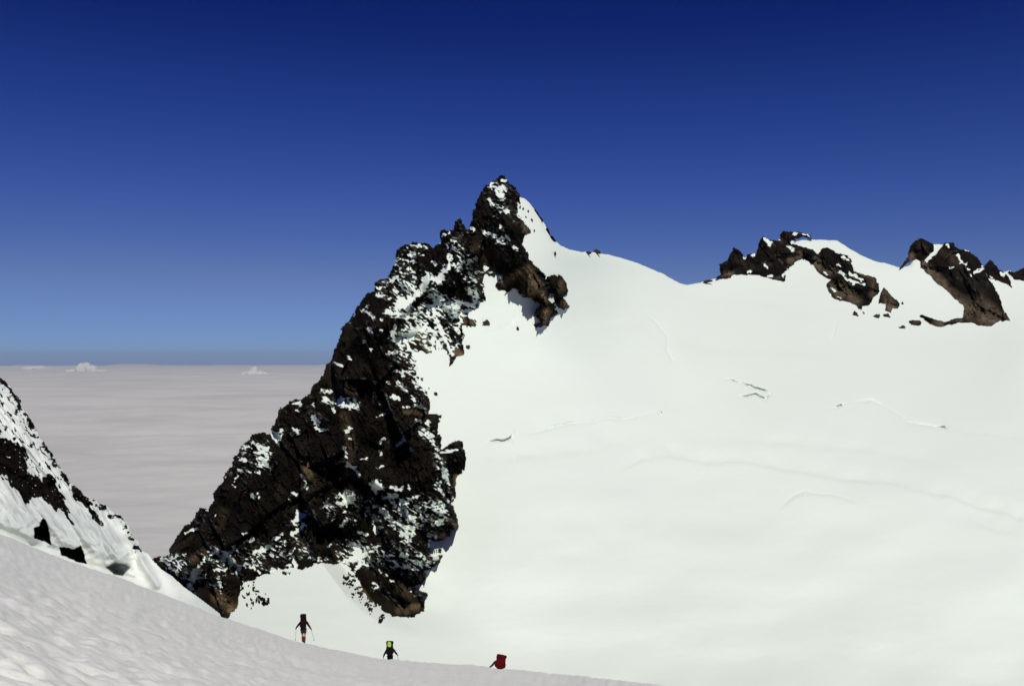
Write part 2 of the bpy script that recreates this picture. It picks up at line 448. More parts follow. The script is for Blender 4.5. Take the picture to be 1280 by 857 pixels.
PEAK = [(627,219.4),(633.5,222.5),(639.7,229.5),(645,236.5),(649,243.6),(650.5,254),(646,250),(645,256),(649,268),(657,276),(661.5,283.5),(664,291),(657,293),
 (653.8,300),(651.5,305),(660,316),(663,325.6),(672.5,332),(678.7,339.7),(683.7,344),(693,341.7),(702.5,345),(708.7,353.4),(710.3,366.7),(704,370),
 (711.9,383),(705,388),(697,383),(693,377),(694,384),(696.5,392.5),(688.4,400),(686,406.5),(676,406.5),(669.7,410.5),(665.8,405),(676,402),(667,396),(669.7,389),
 (676.7,381.6),(665,375),(655.6,372),(647.8,365),(641.6,362),(635,366),(640,373),(633.7,371),(630,369),(632,364.4),(622.8,361),(619.7,356.5),(626,347),
 (624.4,344),(616.5,345.6),(608.7,342.5),(604,348.7),(604.8,359.7),(608.7,377.6),(601,379),(593,387),(582,387),(587,398.7),(594,398.7),(597,410.5),
 (579,408),(579,430),(581,441.7),(577.5,445),(568,448),(562,458),(563.4,445.6),(557,436),(549,424),(540,418),(538,430),(536,442.5),(528,438),(514,441),(521,450),
 (520,461),(525,480),(533,489),(537.5,502),(537.5,515.6),(550.8,518.7),(548.4,531),(547,542),(551.6,547),(551.6,561),(562.5,554.7),(568.7,550.8),
 (578,553),(580.5,562.5),(582,583),(576.5,590.6),(571,594),(571,606),(568,617),(568,634),(571,640),(572.7,655.6),(569.5,662),(561,659),(563,669.7),
 (554.7,676),(537.5,675),(536.7,687),(540.6,694),(551.6,693),(550.8,701),(540.6,708.7),(529.7,713.4),(533.6,719.7),(529.7,729),(518.7,733.7),
 (534.4,741.6),(528,746),(531,754),(529,763.4),(517,770.5),(489,769.7),(462.5,749),(453,734),(443.7,716.5),(436,707),(429.7,702.5),(418.7,705.6),
 (409,702.5),(400,702.5),(392.8,705),(380,710.8),(360,708.4),(347.5,713),(328.7,719.4),(303.7,727),(299,745),(296,760),(288,766),(270,800),(225,790),(192,730),
 (188,700),(198.7,694.5),(209.7,693.7),(211,687.5),(217.5,676.5),(223.7,668.7),(231.6,656),(237.8,654.7),(242.5,645),(250,634),(259.7,636.7),(265,629.7),
 (266.7,617),(272,608),(278,602),(285,586),(296,565),(302.5,558),(315,542.5),(326,540),(340,541.7),(340,534.7),(347.8,516),(352.5,508),(365,501),
 (377.5,497),(387,491),(392,480),(400,473.7),(406,461),(417,441),(423.4,427),(426.5,409.7),(437.5,397),(442,392.5),(450,378.4),(458.6,366.7),(467,362),
 (468.7,353.4),(482.8,345.6),(493.7,328.4),(495,313),(506,305),(515.6,303.4),(529.7,302),(540.6,309),(549,302),(549,291),(554,284.4),(559,287),(565.6,286),
 (568,283.4),(569,275.6),(575,273.7),(579.5,278.7),(585.8,286.6),(589,272.5),(593.6,257),(599,244),(605,233),(618,224)]
HOLES = [[(687,366),(692,365),(693,375),(690,379),(687,374)],
         [(674,342),(679,347),(682,350),(676,348)]]
PEAK_SNOW = [
 (612,233,614,236,2.2),(618,240,630,235,3.6),(622,243,628,246,3.6),(611,249,615,250,2.2),(614,253,625,261,3.2),(626,265,634,265,2.6),(628,226,633,225,1.8),
 (606,291,619,295,2.2),(622,300,628,302,3.6),(633,295,636,299,1.5),(624,282,625,283,1.6),(643,309,646,311,2),(605,332,612,340,2.2),(589,284,592,287,1.5),
 (560,321,562,326,3),(571,334,577,328,3.6),(585,328,594,322,2.6),(556,331,560,336,2),(573,320,575,322,1.8),
 (563,320,560,334,3.4),(560,334,549,346,3),(535,344,531,356,5),(540,345,550,352,4),(531,356,526,368,5),(526,366,500,384,6),(500,374,512,390,7),(485,390,510,395,6),
 (512,356,520,368,2.5),(506,352,520,358,1.8),(530,392,548,402,3,.8),(545,400,556,420,3.6),(552,414,566,444,2.6),(535,370,560,384,2.5,.8),(540,360,560,372,2,.75),
 (520,395,545,385,14,.72),(555,385,565,395,14,.62),(515,410,505,440,11,.75),(545,375,570,400,12,.6),(530,412,540,420,8,.7),
 (490,351,497,345,2.6),(472,367,487,374,3),(494,364,497,365,2.4),(471,360,474,361,2.2),(453,388,468,396,2.8),(459,382,461,383,2),(511,318,514,319,2.4),
 (511,326,517,328,2),(511,336,518,340,2.4),(522,308,524,307,2.4),(530,307,533,311,2),(525,317,529,319,1.6),(549,302,550,303,1.5),(553,295,562,291,1.6),
 (542,328,544,330,2),(565,332,568,330,2),(588,345,602,357,2.2),(573,378,590,382,2.8),(588,366,592,370,2.2),(570,410,574,416,2),
 (495,408,490,417,2.4),(492,422,500,433,2.8),(500,435,518,440,4.5),(483,442,500,439,2),(493,464,505,465,2.4),(505,470,515,458,2.8),(497,480,507,487,3.4),
 (490,495,500,500,2.4),(505,508,512,509,2),(515,495,520,505,2.8),(519,470,525,480,3.4),(522,452,520,462,3),(419,452,427,457,1.5),(436,446,438,449,2),
 (455,425,456,427,2),(463,435,464,438,2),(402,489,414,489,2),(405,498,414,505,3.6),(425,503,445,508,5.5),(415,508,418,515,2),(461,412,464,413,2),
 (476,398,478,399,1.8),(476,412,477,413,1.4),(467,477,470,478,1.5),(484,478,486,479,1.7),
 (400,538,408,538,2),(434,538,439,535,2.8),(437,548,439,549,2),(431,560,432,570,2.2),(435,580,443,585,2.8),(447,590,449,594,2),(445,574,460,573,1.7),
 (471,521,480,517,1.5),(474,553,480,548,1.8),(475,564,476,568,2),(497,556,504,550,2.6),(527,540,538,545,5),(534,525,536,530,2.6),(520,524,524,527,2),
 (540,552,548,562,2.4),(514,562,515,563,2),(550,566,572,562,2),(555,588,560,604,4),(472,585,478,583,2),(470,600,475,608,4),(463,603,470,615,2.4),
 (490,608,502,612,3),(510,606,512,610,2.4),(480,622,495,620,2.6),(500,630,520,622,4),(525,630,555,632,11,.72),(495,632,515,640,9,.66),(545,605,560,625,5,.9),
 (423,620,438,620,6,.9),(412,628,436,628,6,.75),(404,634,414,629,3),(565,625,569,640,2.4,.8),
 (500,640,515,648,5),(503,668,514,668,4.5),(505,676,512,676,4),(500,658,516,660,4,.8),(545,653,552,652,2.4),(537,668,545,670,2.6),(540,680,547,689,4.6),
 (440,680,450,688,4.4),(438,698,462,692,3.8),(462,690,473,682,2.4),(445,712,452,703,2.4),(468,658,471,668,2.2),(450,665,460,668,2),(485,703,492,711,1.5),
 (505,708,522,712,2.4),(467,735,472,733,2.6),(487,726,492,725,1.7),(511,736,513,738,2),(427,657,432,650,2),(431,640,434,650,2),(409,683,413,680,1.9),
 (465,728,472,730,1.3),(474,712,477,716,1.4),(482,718,484,721,1.7),(520,743,526,743,1.5),(540,700,546,697,1.5),(430,700,437,705,2),(520,688,530,692,2.4),(508,695,516,700,2),
 (455,640,475,655,10,.45),(470,645,500,655,9,.5),(425,690,440,700,7,.5),(480,680,500,700,9,.4),
 (392,520,396,530,2.6),(395,535,406,538,2),(366,504,377,504,2),(391,505,392,507,1.6),(371,513,373,514,1.6),(370,537,373,540,2),(343,545,350,540,3.4),
 (345,548,349,546,2.8),(308,558,318,553,2),(320,556,335,560,2.6),(318,564,334,568,3),(322,572,336,574,2.2),(328,562,330,566,11,.6),(325,580,332,582,3.6),(301,573,306,575,2.8),
 (310,588,313,590,2),(320,590,325,590,2.4),(297,587,303,588,1.2),(292,601,297,595,1.2),(294,607,295,608,1.7),(375,592,383,603,1),(380,606,384,610,1.6),(364,533,368,536,1.2),
 (232,666,247,660,1.7),(290,606,293,608,1.6),(315,618,318,620,2),(322,617,325,621,1.6),(366,617,371,618,2),(361,624,363,628,1.6),(268,643,269,645,1.4),
 (264,692,271,688,2.8),(281,694,291,688,3.4),(289,690,293,682,2),(239,724,246,712,4.6),(246,712,253,702,3.4),(236,730,240,735,3),(214,697,232,692,2,.9),
 (214,702,232,706,6,.62),(226,712,232,722,5,.6),(304,667,309,665,2),(306,677,317,673,1.9),(325,690,335,684,2.8),(316,692,325,686,2.2),(340,675,354,667,2.2),
 (370,650,378,645,4),(366,668,380,655,2.6),(372,640,376,644,2.4),(363,692,369,683,2),(366,695,370,710,1.8),(340,693,346,696,2),(313,707,325,716,1.6),
 (264,700,280,700,2.8),(268,712,283,712,2.6),(292,698,296,706,2.4),(292,716,302,707,1.9),(249,722,256,720,2),(273,722,277,742,1.8),(262,730,264,731,1.7),
 (285,705,330,695,9,.42),(270,705,280,735,9,.42),(330,690,372,672,6,.4),
 (400,697,412,700,3,.8),(387,696,392,700,2,.7),(357,707,362,706,2.2),(340,716,352,712,1.6),
]
PEAK_BROWN = [(652,342,663,366,8),(660,338,682,372,7),(632,352,640,347,7,.7),(702,355,702,362,6,.7),(684,390,680,402,6,.9),(704,380,708,384,5,.7),(598,310,622,322,16,.35),
 (575,392,580,404,4,.9),(566,436,574,444,6,.9),(590,402,593,406,4,.8),(516,416,524,420,6,.9),(530,430,536,440,4,.9),(381,578,386,594,6,1),(388,515,402,520,5,.5),
 (240,700,258,688,7,.6),(215,690,240,672,8,.25),(272,745,288,758,9,1),(500,762,522,758,7,.8),(505,515,532,515,4,.6),(570,596,570,606,4,.8),(560,650,568,658,6,.8),
 (545,668,560,672,5,.8),(430,520,440,560,9,.45),(420,480,445,490,9,.4),(655,282,660,290,5,.6),(400,590,392,620,16,.3),(280,640,275,660,10,.3),(350,610,360,640,16,.25),
 (437,555,444,600,6,.4),(465,480,468,500,4,.35),(450,735,466,756,4,.9),(540,700,548,699,5,.6),(500,735,520,745,12,.4),(585,335,600,350,10,.3),(455,660,462,740,6,.2)]
PEAK_BROAD = [(480,330,560,390,26,.42),(510,420,525,500,13,.5),(525,400,560,430,22,.48),(440,640,550,640,16,.45),(440,690,540,700,20,.42),(215,700,380,690,13,.36),
 (312,560,330,580,14,.45),(615,235,622,265,9,.4),(570,300,600,380,14,.36),(520,310,500,330,14,.35),(545,560,560,620,9,.5),(400,500,440,505,8,.3),(410,640,430,620,10,.4),(310,700,270,730,9,.35)]
mat_peak = rock_mat('peak_rock', .03, dark=(.0015,.0011,.0008), mid=(.022,.0165,.0105), brown=(.22,.16,.085), bump=3)
peak = rock_solid('mountain_peak', [PEAK], HOLES, (182, 214, 716, 802), .85, mat_peak,
    snow_st=PEAK_SNOW, brown_st=PEAK_BROWN, amp=.82, spk=.58, rough=1.5, thick=34, L=13, broad=PEAK_BROAD,
    rubble=[(314,740,19,22,.55),(330,750,9,7,.2),(350,716,22,4,.5),(436,724,12,14,.35),(448,742,9,12,.25),(462,757,9,11,.3),(476,772,9,8,.4),(550,430,26,22,.62),(530,492,10,30,.6),(545,685,8,8,.7)])
tag(peak, 'tall jagged dark rock peak patched with snow rising above the glacier', 'rock peak', kind='structure')

OUT1 = [(892,349),(899.5,342.5),(898.7,330.8),(907,325),(917.5,308),(927,316),(931,323),(934.7,317.5),(944,317.5),(948.7,302),(954,294),(959.7,298.7),(972,300),
 (978.4,287.8),(986,288.6),(1002,289.4),(1013.6,292.5),(1015,299.5),(1003,297.5),(997,299),(991.7,303.4),(998.7,308),(1016,311),(1022,317),(1026,312),(1033,309),(1045.6,315),
 (1064,322),(1066,333),(1067.5,338),(1083,344),(1094,347),(1099.5,355),(1100,364),(1090,374),(1088,382),(1078,383),(1080,391.7),(1074,386),(1070,382),(1061,377.6),(1042.5,373.7),
 (1034.7,363),(1032,355),(1039,348.7),(1031.5,347),(1016,333),(1012,327),(1003.4,322),(989.4,331.5),(983,339),(981.5,350),(980,351),(970.6,348.7),(958,345.6),
 (947,343),(927,341.7),(917.5,342.5),(912.8,347),(903.4,348)]
OUT1_SNOW = [(957,300,962,304,2.6),(931,321,931,322,2),(940,319,942,319,1.8),(985,307,990,313,2.4),(990,312,994,311,2.4),(972,299,973,300,1.5),(1008,303,1018,308,3),(992,303,1004,300,2.2),
 (1030,340,1033,343,1.8),(980,343,984,340,2),(960,346,964,344,1.8),(936,340,938,340,1.8),(957,333,959,335,1.6),(1047,331,1050,333,2),(1054,321,1060,325,2),(1050,341,1056,344,3),
 (1062,342,1072,346,2.8),(1060,350,1068,354,2.6),(1068,352,1080,356,2),(1072,347,1078,350,1.8),(1040,360,1043,364,2),(1047,371,1051,373,1.3),(991,293,996,292,1.2),(1004,293,1010,294,1.2),(1056,348,1058,349,1.4)]
OUT1_BROWN = [(989,325,1000,318,6,.8),(1018,328,1040,340,7,.9),(1036,358,1050,370,8,.8),(1055,362,1070,375,9,.8),(1090,352,1092,368,7,.6),(903,342,915,342,4,.8),(985,295,1000,292,5,.3),(920,325,940,335,9,.25),
 (975,300,980,310,5,.3),(1078,342,1088,348,4,.6)]
mat_out = rock_mat('outcrop_rock', .03, dark=(.0035, .0026, .0019), mid=(.019, .0135, .009), brown=(.19, .145, .095), bump=4)
o = rock_solid('rock_outcrop', [OUT1], [], (886, 282, 1106, 398), .62, mat_out, snow_st=OUT1_SNOW, brown_st=OUT1_BROWN, thick=16, L=10,
    sizes=((14,1.),(6,.9),(2.8,.7)), amp=.8, rough=1.0, spk=.45, back=14, lift=1.2)
tag(o, 'long jagged brown rock outcrop on the glacier skyline right of the saddle', 'rock outcrop', kind='structure')
OUT1B = [(1105,359.7),(1112.8,367.5),(1125,379),(1122,385.5),(1116,384.7),(1114,391),(1105.8,389),(1107,380),(1098.7,378.4),(1100,369)]
o = rock_solid('rock_outcrop', [OUT1B], [], (1094, 355, 1130, 395), .55, mat_out, brown_st=[(1108,368,1114,386,9,.8)], thick=8, L=6,
    sizes=((8,1.),(3.5,.8)), amp=.5, rough=.8, spk=.2, back=8, lift=1)
tag(o, 'small triangular brown outcrop poking from snow between the two larger skyline outcrops', 'rock outcrop', kind='structure')
OUT2 = [(1124,336),(1134.7,321),(1137,307),(1144,299.4),(1152,298),(1159.7,301.7),(1166.7,305.6),(1167.5,313.4),(1158,323),(1155,327.5),(1164,320.5),(1173.7,313.4),
 (1180,303),(1192.5,302.5),(1196,310),(1209.7,312),(1220.6,319.7),(1228.4,332),(1236,348),(1247,365),(1255,387),(1264,402.5),(1258,401),(1248.7,402.5),
 (1239.4,409.5),(1223.7,408.7),(1214,403),(1198.7,402.5),(1173.7,410),(1164,405.6),(1158,401),(1150,394.7),(1153.4,393),(1167.5,399),(1181.5,402),(1203.4,396),
 (1205,385),(1198.7,377.5),(1181.5,360),(1172,354),(1161,343),(1148.7,335),(1150,327.5),(1144,323.6),(1131,332)]
OUT2_SNOW = [(1184,304,1186,307,2),(1205,310,1210,313,1.6),(1196,318,1204,329,1.6),(1200,328,1208,330,1.6),(1188,334,1190,335,1.8),(1209,336,1212,337,1.6),(1219,340,1229,336,1.8),(1213,344,1214,345,1.5),(1227,332,1228,334,1.6),(1158,327,1168,316,1.8)]
OUT2_BROWN = [(1140,320,1136,328,5,.8),(1150,305,1156,312,7,.35),(1156,332,1180,356,7,.9),(1185,365,1205,380,9,.8),(1210,385,1240,400,14,.8),(1225,375,1250,395,9,.7),(1168,404,1178,405,5,.7),(1190,402,1200,400,4,.7),
 (1180,315,1200,330,10,.35),(1200,340,1230,370,14,.25),(1250,396,1262,402,4,.9)]
o = rock_solid('rock_outcrop', [OUT2], [], (1118, 292, 1270, 416), .6, mat_out, snow_st=OUT2_SNOW, brown_st=OUT2_BROWN, thick=18, L=11,
    sizes=((16,1.),(7,.9),(3,.7)), amp=.8, rough=.9, spk=.42, back=16, lift=1.2)
tag(o, 'big dark rock outcrop curving down through the snow near the right edge', 'rock outcrop', kind='structure')
OUT3 = [(1230,333),(1237.8,323.6),(1243,328),(1248.7,335),(1255,340),(1263,349),(1264,355.6),(1267,362),(1259,356),(1253,353),(1244,349),(1236,347)]
OUT4 = [(1259.7,338),(1268,340),(1275,337),(1283,334),(1300,333),(1318,340),(1318,350),(1280,350),(1267.5,350),(1263,344)]
o = rock_solid('rock_outcrop', [OUT3], [], (1226, 318, 1270, 366), .55, mat_out, snow_st=[(1251,341,1254,345,2),(1238,346,1240,347,1.5)], thick=9, L=6, sizes=((9,1.),(4,.8)), amp=.5, rough=.8, spk=.25, back=8, lift=1)
tag(o, 'small pointed dark outcrop just right of the big curving outcrop', 'rock outcrop', kind='structure')
o = rock_solid('rock_outcrop', [OUT4], [], (1256, 328, 1322, 356), .6, mat_out, thick=9, L=6, sizes=((9,1.),(4,.8)), amp=.5, rough=.8, spk=.3, back=8, lift=1)
tag(o, 'low dark rock band on the skyline cut off by the right frame edge', 'rock outcrop', kind='structure')

# ================================================================== FOREGROUND SLOPE
CREST = [(-700,560,90),(-100,640,88),(0,664,86),(30,679,86),(75,699,85),(100,707,84),(150,722,83),(190,738,82),(215,747,80),(245,758,78),(290,775,75),(335,790,70),(380,804,66),
 (430,816,62),(480,824,60),(550,829,60),(623,835,60),(700,844,58),(760,849,56),(840,857,54),(1000,876,52),(1300,915,50),(1800,960,50)]
CX = np.array([c[0] for c in CREST]); CY = np.array([c[1] for c in CREST]); CD = np.array([c[2] for c in CREST])
_tx = np.arange(-900, 2000, 2.0)
def _smooth(v, sig=17):
    k = np.exp(-.5 * (np.arange(-40, 41) / (sig / 2 * 1.0)) ** 2); k /= k.sum()
    return np.convolve(np.pad(v, 40, mode='edge'), k, mode='valid')
_ty = _smooth(np.interp(_tx, CX, CY)); _td = _smooth(np.interp(_tx, CX, CD), 50)
CX, CY, CD = _tx, _ty, _td
EYE = 1.65
def crest(px):
    r = ray(px, np.interp(px, CX, CY))
    return r[..., 0] / r[..., 1], -r[..., 2] / r[..., 1], np.interp(px, CX, CD)
def ground_noise(x, y):
    a = np.clip(y / 40, .25, 1)
    return a * (.18 * fbm(x / 4.0, y / 4.5, 201, 3) + .22 * fbm(x / 17, y / 22, 203, 3)) + (.24 * sstep(75, 30, y) + .12 + .10 * sstep(-16, -8, x)) * (.24 * fbm(x / 1.0, y / .8, 205, 3) - .16 * np.abs(perlin(x / .6, y / .5, 207)) + .12 * perlin(x / .3, y / .26, 209))
def ground_z(px, Yd):
    u, vc, yc = crest(px)
    t = Yd / yc; dy = np.clip(Yd - yc, 0, None)
    z = -vc * Yd - EYE * np.where(t < 1, (1 - t) ** 2, 0) - .02 * dy ** 2 / (1 + .04 * dy)
    return z + ground_noise(u * Yd, Yd)
def build_fore():
    px = np.concatenate([np.arange(-700, -40, 12), np.arange(-40, 1100, 1.25), np.arange(1100, 1800, 14)])
    u, vc, yc = crest(px)
    q = np.linspace(0, 1, 330) ** 1.6
    qq = (1.9 * (1 - q))[:, None] * (yc / EYE)[None] * .16
    t = ((2 + qq) - np.sqrt((2 + qq) ** 2 - 4)) / 2
    Yd = t * yc[None]
    ext = np.concatenate([np.linspace(.3, 12, 50), np.linspace(14, 60, 30), np.linspace(70, 420, 36)])
    Yd = np.concatenate([Yd, yc[None] + ext[:, None]], 0)
    PXg = np.broadcast_to(px, Yd.shape)
    Z = ground_z(PXg, Yd)
    V = np.stack([u[None] * Yd, Yd, Z], -1)
    # ground around and behind the viewer
    o = mesh_np('snow_slope', V, grid_faces(V.shape[0], V.shape[1]), mat_fore)
    tag(o, 'grey-white rippled snow slope in the foreground falling away to the right', 'snow slope', kind='structure')
mat_fore = snow_mat('slope_snow', [(1.6, .05, (1, 1.3, 1)), (7, .012, (1, 1, 1))], col=(.90, .90, .835), dirt=.05)
build_fore()
def Yground(px, Yd): return float(ground_z(np.array([float(px)]), np.array([float(Yd)]))[0])
def spot(px, Yd):
    u, vc, yc = crest(np.array([float(px)]))
    return Vector((float(u[0]) * Yd, Yd, Yground(px, Yd)))

# ================================================================== LEFT RIB
RIB = [(-90,380),(-40,430),(0,471),(8,476),(12,482),(17,487),(22,495),(27,498),(28,510),(35,515),(37,521),(42,528),(48,540),(51,548),(56,552),(62,562),(67,567),(70,576),
 (75,581),(80,590),(86,598),(88,603),(94,606),(103,615),(109,620),(118,623),(124,628),(133,630),(141,640),(147,641),(156,648),(161,656),(163,662),(166,670),(173,676),(175,685),
 (184,690),(190,698),(202.5,711),(215,719),(230.6,733),(246,744),(262,756),(275,766),(285,790),(200,830),(-90,830)]
P1 = [(-60,515),(0,547),(20,553),(32,562),(35,590),(52,600),(62,588),(70,600),(76,615),(82,632),(86,642),(90,655),(88,655),(80,640),(66,636),(58,626),(52,620),(45,622),(33,628),(25,620),(14,607),(5,592),(-60,570)]
P2 = [(88,612),(97,608),(106,619),(115,632),(124,645),(131,660),(120,650),(108,635),(95,622)]
CAVE1 = [(43,659),(50,657),(54,647),(58,652),(62,664),(64,681),(55,676),(43,673)]
CAVE2 = [(74,683),(84,684),(92,686),(101,682),(105,692),(108,704),(96,702),(84,696),(77,693)]
CAVE3 = [(133,708),(145,701),(158,704),(163,709),(154,719),(143,718)]
def Drib(px, py):
    cpy = np.interp(px, CX, CY); cd = np.interp(px, CX, CD)
    h = np.clip(cpy - py, -60, None)
    return cd - .8 + h * .064 * (1 + .0012 * np.clip(h, 0, None)) + np.where(h < 0, h * .1, 0)
mat_rib = rock_mat('ridge_rock_and_shaded_ice', .4, bump=.25, dark=(.003, .0025, .002), mid=(.012, .009, .007), brown=(.05, .035, .025), snow=(.58, .62, .60), sunlit=(.82, .86, .8))  # ice grey and the rib's shade put into the snow colour
def build_rib():
    step = .8
    X, Y = np.meshgrid(np.arange(-92, 300, step), np.arange(376, 800, step))
    s = sdf_poly(X, Y, RIB) + .9 * facet(X / 3.5, Y / 3.5, 33, .8, .6) * (1 - sstep(185, 205, X)) + .9 * fbm(X / 8, Y / 8, 35, 2) * (1 - sstep(185, 205, X))
    inm = s > 0
    D0 = Drib(X, Y)
    a = math.atan2(220, 150)                   # fall line of the flutes
    su = X * math.cos(a) + Y * math.sin(a); sv = -X * math.sin(a) + Y * math.cos(a)
    wob = 5 * fbm(X / 45, Y / 45, 301, 2)
    cl = np.interp(X, CX, CY) - Y              # height above the contact line
    tail = 1 - sstep(170, 215, X)
    flute = (1.1 * fbm((su) / 85, (sv + wob) / 15, 303, 3) + .16 * ridged(su / 60, (sv + wob) / 8, 305, 2)) * sstep(8, 45, cl) * (.25 + .75 * tail)
    serac = .6 * ridged(X / 38, Y / 26, 307, 2) * (1 - sstep(45, 75, cl)) * sstep(4, 14, cl) * (1 - sstep(160, 190, X))
    disp = flute + serac + .03 * fbm(X / 6, Y / 6, 309, 3)
    disp += strokes(X, Y, [(5,640,38,664,16,1.6),(65,660,92,676,13,1.5),(108,668,150,694,15,1.7),(15,610,40,650,10,.6),(92,650,130,690,10,.7),(60,640,85,668,8,.7),(176,700,196,730,6,.8),(150,668,170,690,7,-1.0),(100,640,108,652,4,.5)])
    rk = np.maximum(sdf_poly(X, Y, P1), sdf_poly(X, Y, P2))
    rk = rk + 3.6 * fbm(X / 7, Y / 7, 311, 4) + 5.5 * fbm(su / 16, sv / 4.2, 319, 2)
    edge_band = (s < 9) & (X < 178)
    sk = np.where(edge_band, 4 * (1.6 * fbm(X / 11, Y / 8, 313, 4, .7) + .16 - np.abs(s - 3) / 10), -5)
    sp = np.where((X < 90) & (Y < 600), 5 * (1.4 * fbm(su / 9, sv / 3.5, 315, 3) - .34) , -5)
    r = np.maximum(np.maximum(rk, sk), sp)
    cave = np.maximum(np.maximum(sdf_poly(X, Y, CAVE1), sdf_poly(X, Y, CAVE2)), -99) + 1.2 * fbm(X / 6, Y / 6, 317, 2)
    cave3 = sdf_poly(X, Y, CAVE3)
    rockdisp = .16 * facet(X / 9, Y / 9, 321, 1, .6) * 3 + .22 * facet(X / 4, Y / 4, 323, 1, .7)
    rm = sstep(-.5, 1.5, r)
    disp = disp * (1 - rm) + (blur(disp, 5) + rockdisp - .15) * rm
    disp -= 4.2 * sstep(-.5, 2.2, cave) + 2.4 * sstep(-1, 3, cave3)
    disp *= sstep(0, 6, s) * .9 + .1
    snow = np.where(np.maximum(r, cave) > 0, .5 - .3 * np.clip(np.maximum(r, cave), 0, 1), .5 - .3 * np.clip(np.maximum(r, cave), -1, 0))
    speck = 1.5 * fbm(X / 2.6, Y / 3.2, 325, 2)
    snow = np.where((rk > 0) & (cave < -1) & (speck > .8), .9, snow)
    sunlit = strokes(X, Y, [(0,500,30,560,14,.8),(160,684,180,715,9),(180,690,215,738,9,.9),(160,715,185,728,6,.8),(112,636,130,655,5,.8),(66,590,80,610,5,.6),(135,645,155,665,6,.8),(15,540,55,580,7,.6),(0,610,8,640,8,.5),(180,700,240,745,9,.4),(100,690,125,705,6,.5)])  # sunlit patches painted in as lighter snow colour
    sunlit = np.clip(sunlit + .35 * fbm(X / 20, Y / 20, 331, 3), 0, 1)
    Df = D0 - disp; Db = D0 + 14 * (1 - np.exp(-np.clip(s, 0, None) / 60)) + 1.2
    Vf = P(X, Y, Df); Vb = P(X, Y, Db)
    cell = inm[:-1, :-1] & inm[1:, :-1] & inm[:-1, 1:] & inm[1:, 1:]
    use = np.zeros_like(inm); use[:-1, :-1] |= cell; use[1:, :-1] |= cell; use[:-1, 1:] |= cell; use[1:, 1:] |= cell
    idx = -np.ones(X.shape, np.int64); idx[use] = np.arange(use.sum()); n = int(use.sum())
    g = {'a': idx[:-1, :-1], 'b': idx[:-1, 1:], 'c': idx[1:, 1:], 'd': idx[1:, :-1]}
    Q = [np.stack([g[k][cell] for k in 'adcb'], -1), np.stack([g[k][cell] for k in 'abcd'], -1) + n]
    pc = np.pad(cell, 1); C = pc[1:-1, 1:-1]
    for nbm, (i, j) in ((pc[:-2, 1:-1], 'ab'), (pc[2:, 1:-1], 'cd'), (pc[1:-1, :-2], 'da'), (pc[1:-1, 2:], 'bc')):
        m = C & ~nbm
        Q.append(np.stack([g[i][m], g[j][m], g[j][m] + n, g[i][m] + n], -1))
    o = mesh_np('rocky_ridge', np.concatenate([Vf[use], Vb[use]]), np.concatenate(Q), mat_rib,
        {'snow': np.concatenate([snow[use], snow[use]]), 'brown': np.zeros(2 * n), 'sunlit': np.concatenate([sunlit[use], sunlit[use]])})
    tag(o, 'steep snowy rib with black rocks and fluted ice holes at the left edge', 'ridge', kind='structure')
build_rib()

# ================================================================== SEA OF CLOUDS
def build_clouds():
    az = np.concatenate([np.linspace(-180, -36, 60)[:-1], np.linspace(-36, 36, 900), np.linspace(36, 180, 60)[1:]])
    v = np.concatenate([np.linspace(1.4, .26, 14)[:-1], np.linspace(.26, .0072, 420)])
    H = 1750.
    r = H / v
    A, Rr = np.meshgrid(np.radians(az), r)
    x = Rr * np.sin(A); y = Rr * np.cos(A)
    z = -H + 90 * fbm(x / 7000, y / 7000, 401, 3) * sstep(4000, 16000, Rr) + (110 - 60 * sstep(20000, 60000, Rr)) * fbm(x / 2300, y / 2100, 405, 4) + 160 * np.clip(fbm(x / 15000, y / 9000, 409, 4), 0, 1) * sstep(20000, 60000, Rr) + 900 * np.clip(fbm(x / 16000, y / 30000, 411, 5) - .05, 0, 1) * sstep(90000, 200000, Rr)
    V = np.stack([x, y, z], -1)
    o = mesh_np('sea_of_clouds', V, grid_faces(V.shape[0], V.shape[1]), mat_cloud)
    tag(o, 'flat grey-mauve sea of clouds stretching to the horizon', 'cloud sea', kind='structure')
def cloud_mat(name, c1, c2):
    m, nt, b = newmat(name)
    b.inputs['Roughness'].default_value = 1; b.inputs['Specular IOR Level'].default_value = 0
    tc = N(nt, 'ShaderNodeTexCoord'); mp = N(nt, 'ShaderNodeMapping'); mp.inputs['Scale'].default_value = (.00022, .00028, .0003)
    no = N(nt, 'ShaderNodeTexNoise'); no.inputs['Scale'].default_value = 1; no.inputs['Detail'].default_value = 7
    nt.links.new(tc.outputs['Object'], mp.inputs[0]); nt.links.new(mp.outputs[0], no.inputs['Vector'])
    rp = N(nt, 'ShaderNodeValToRGB'); rp.color_ramp.elements[0].position = .3; rp.color_ramp.elements[1].position = .7
    rp.color_ramp.elements[0].color = (*c1, 1); rp.color_ramp.elements[1].color = (*c2, 1)
    nt.links.new(no.outputs['Fac'], rp.inputs[0]); nt.links.new(rp.outputs[0], b.inputs['Base Color'])
    return m
mat_cloud = cloud_mat('cloud_top', (.53, .515, .505), (.64, .63, .60))
mat_cumulus = cloud_mat('cumulus', (.6, .585, .56), (.66, .645, .62))
build_clouds()
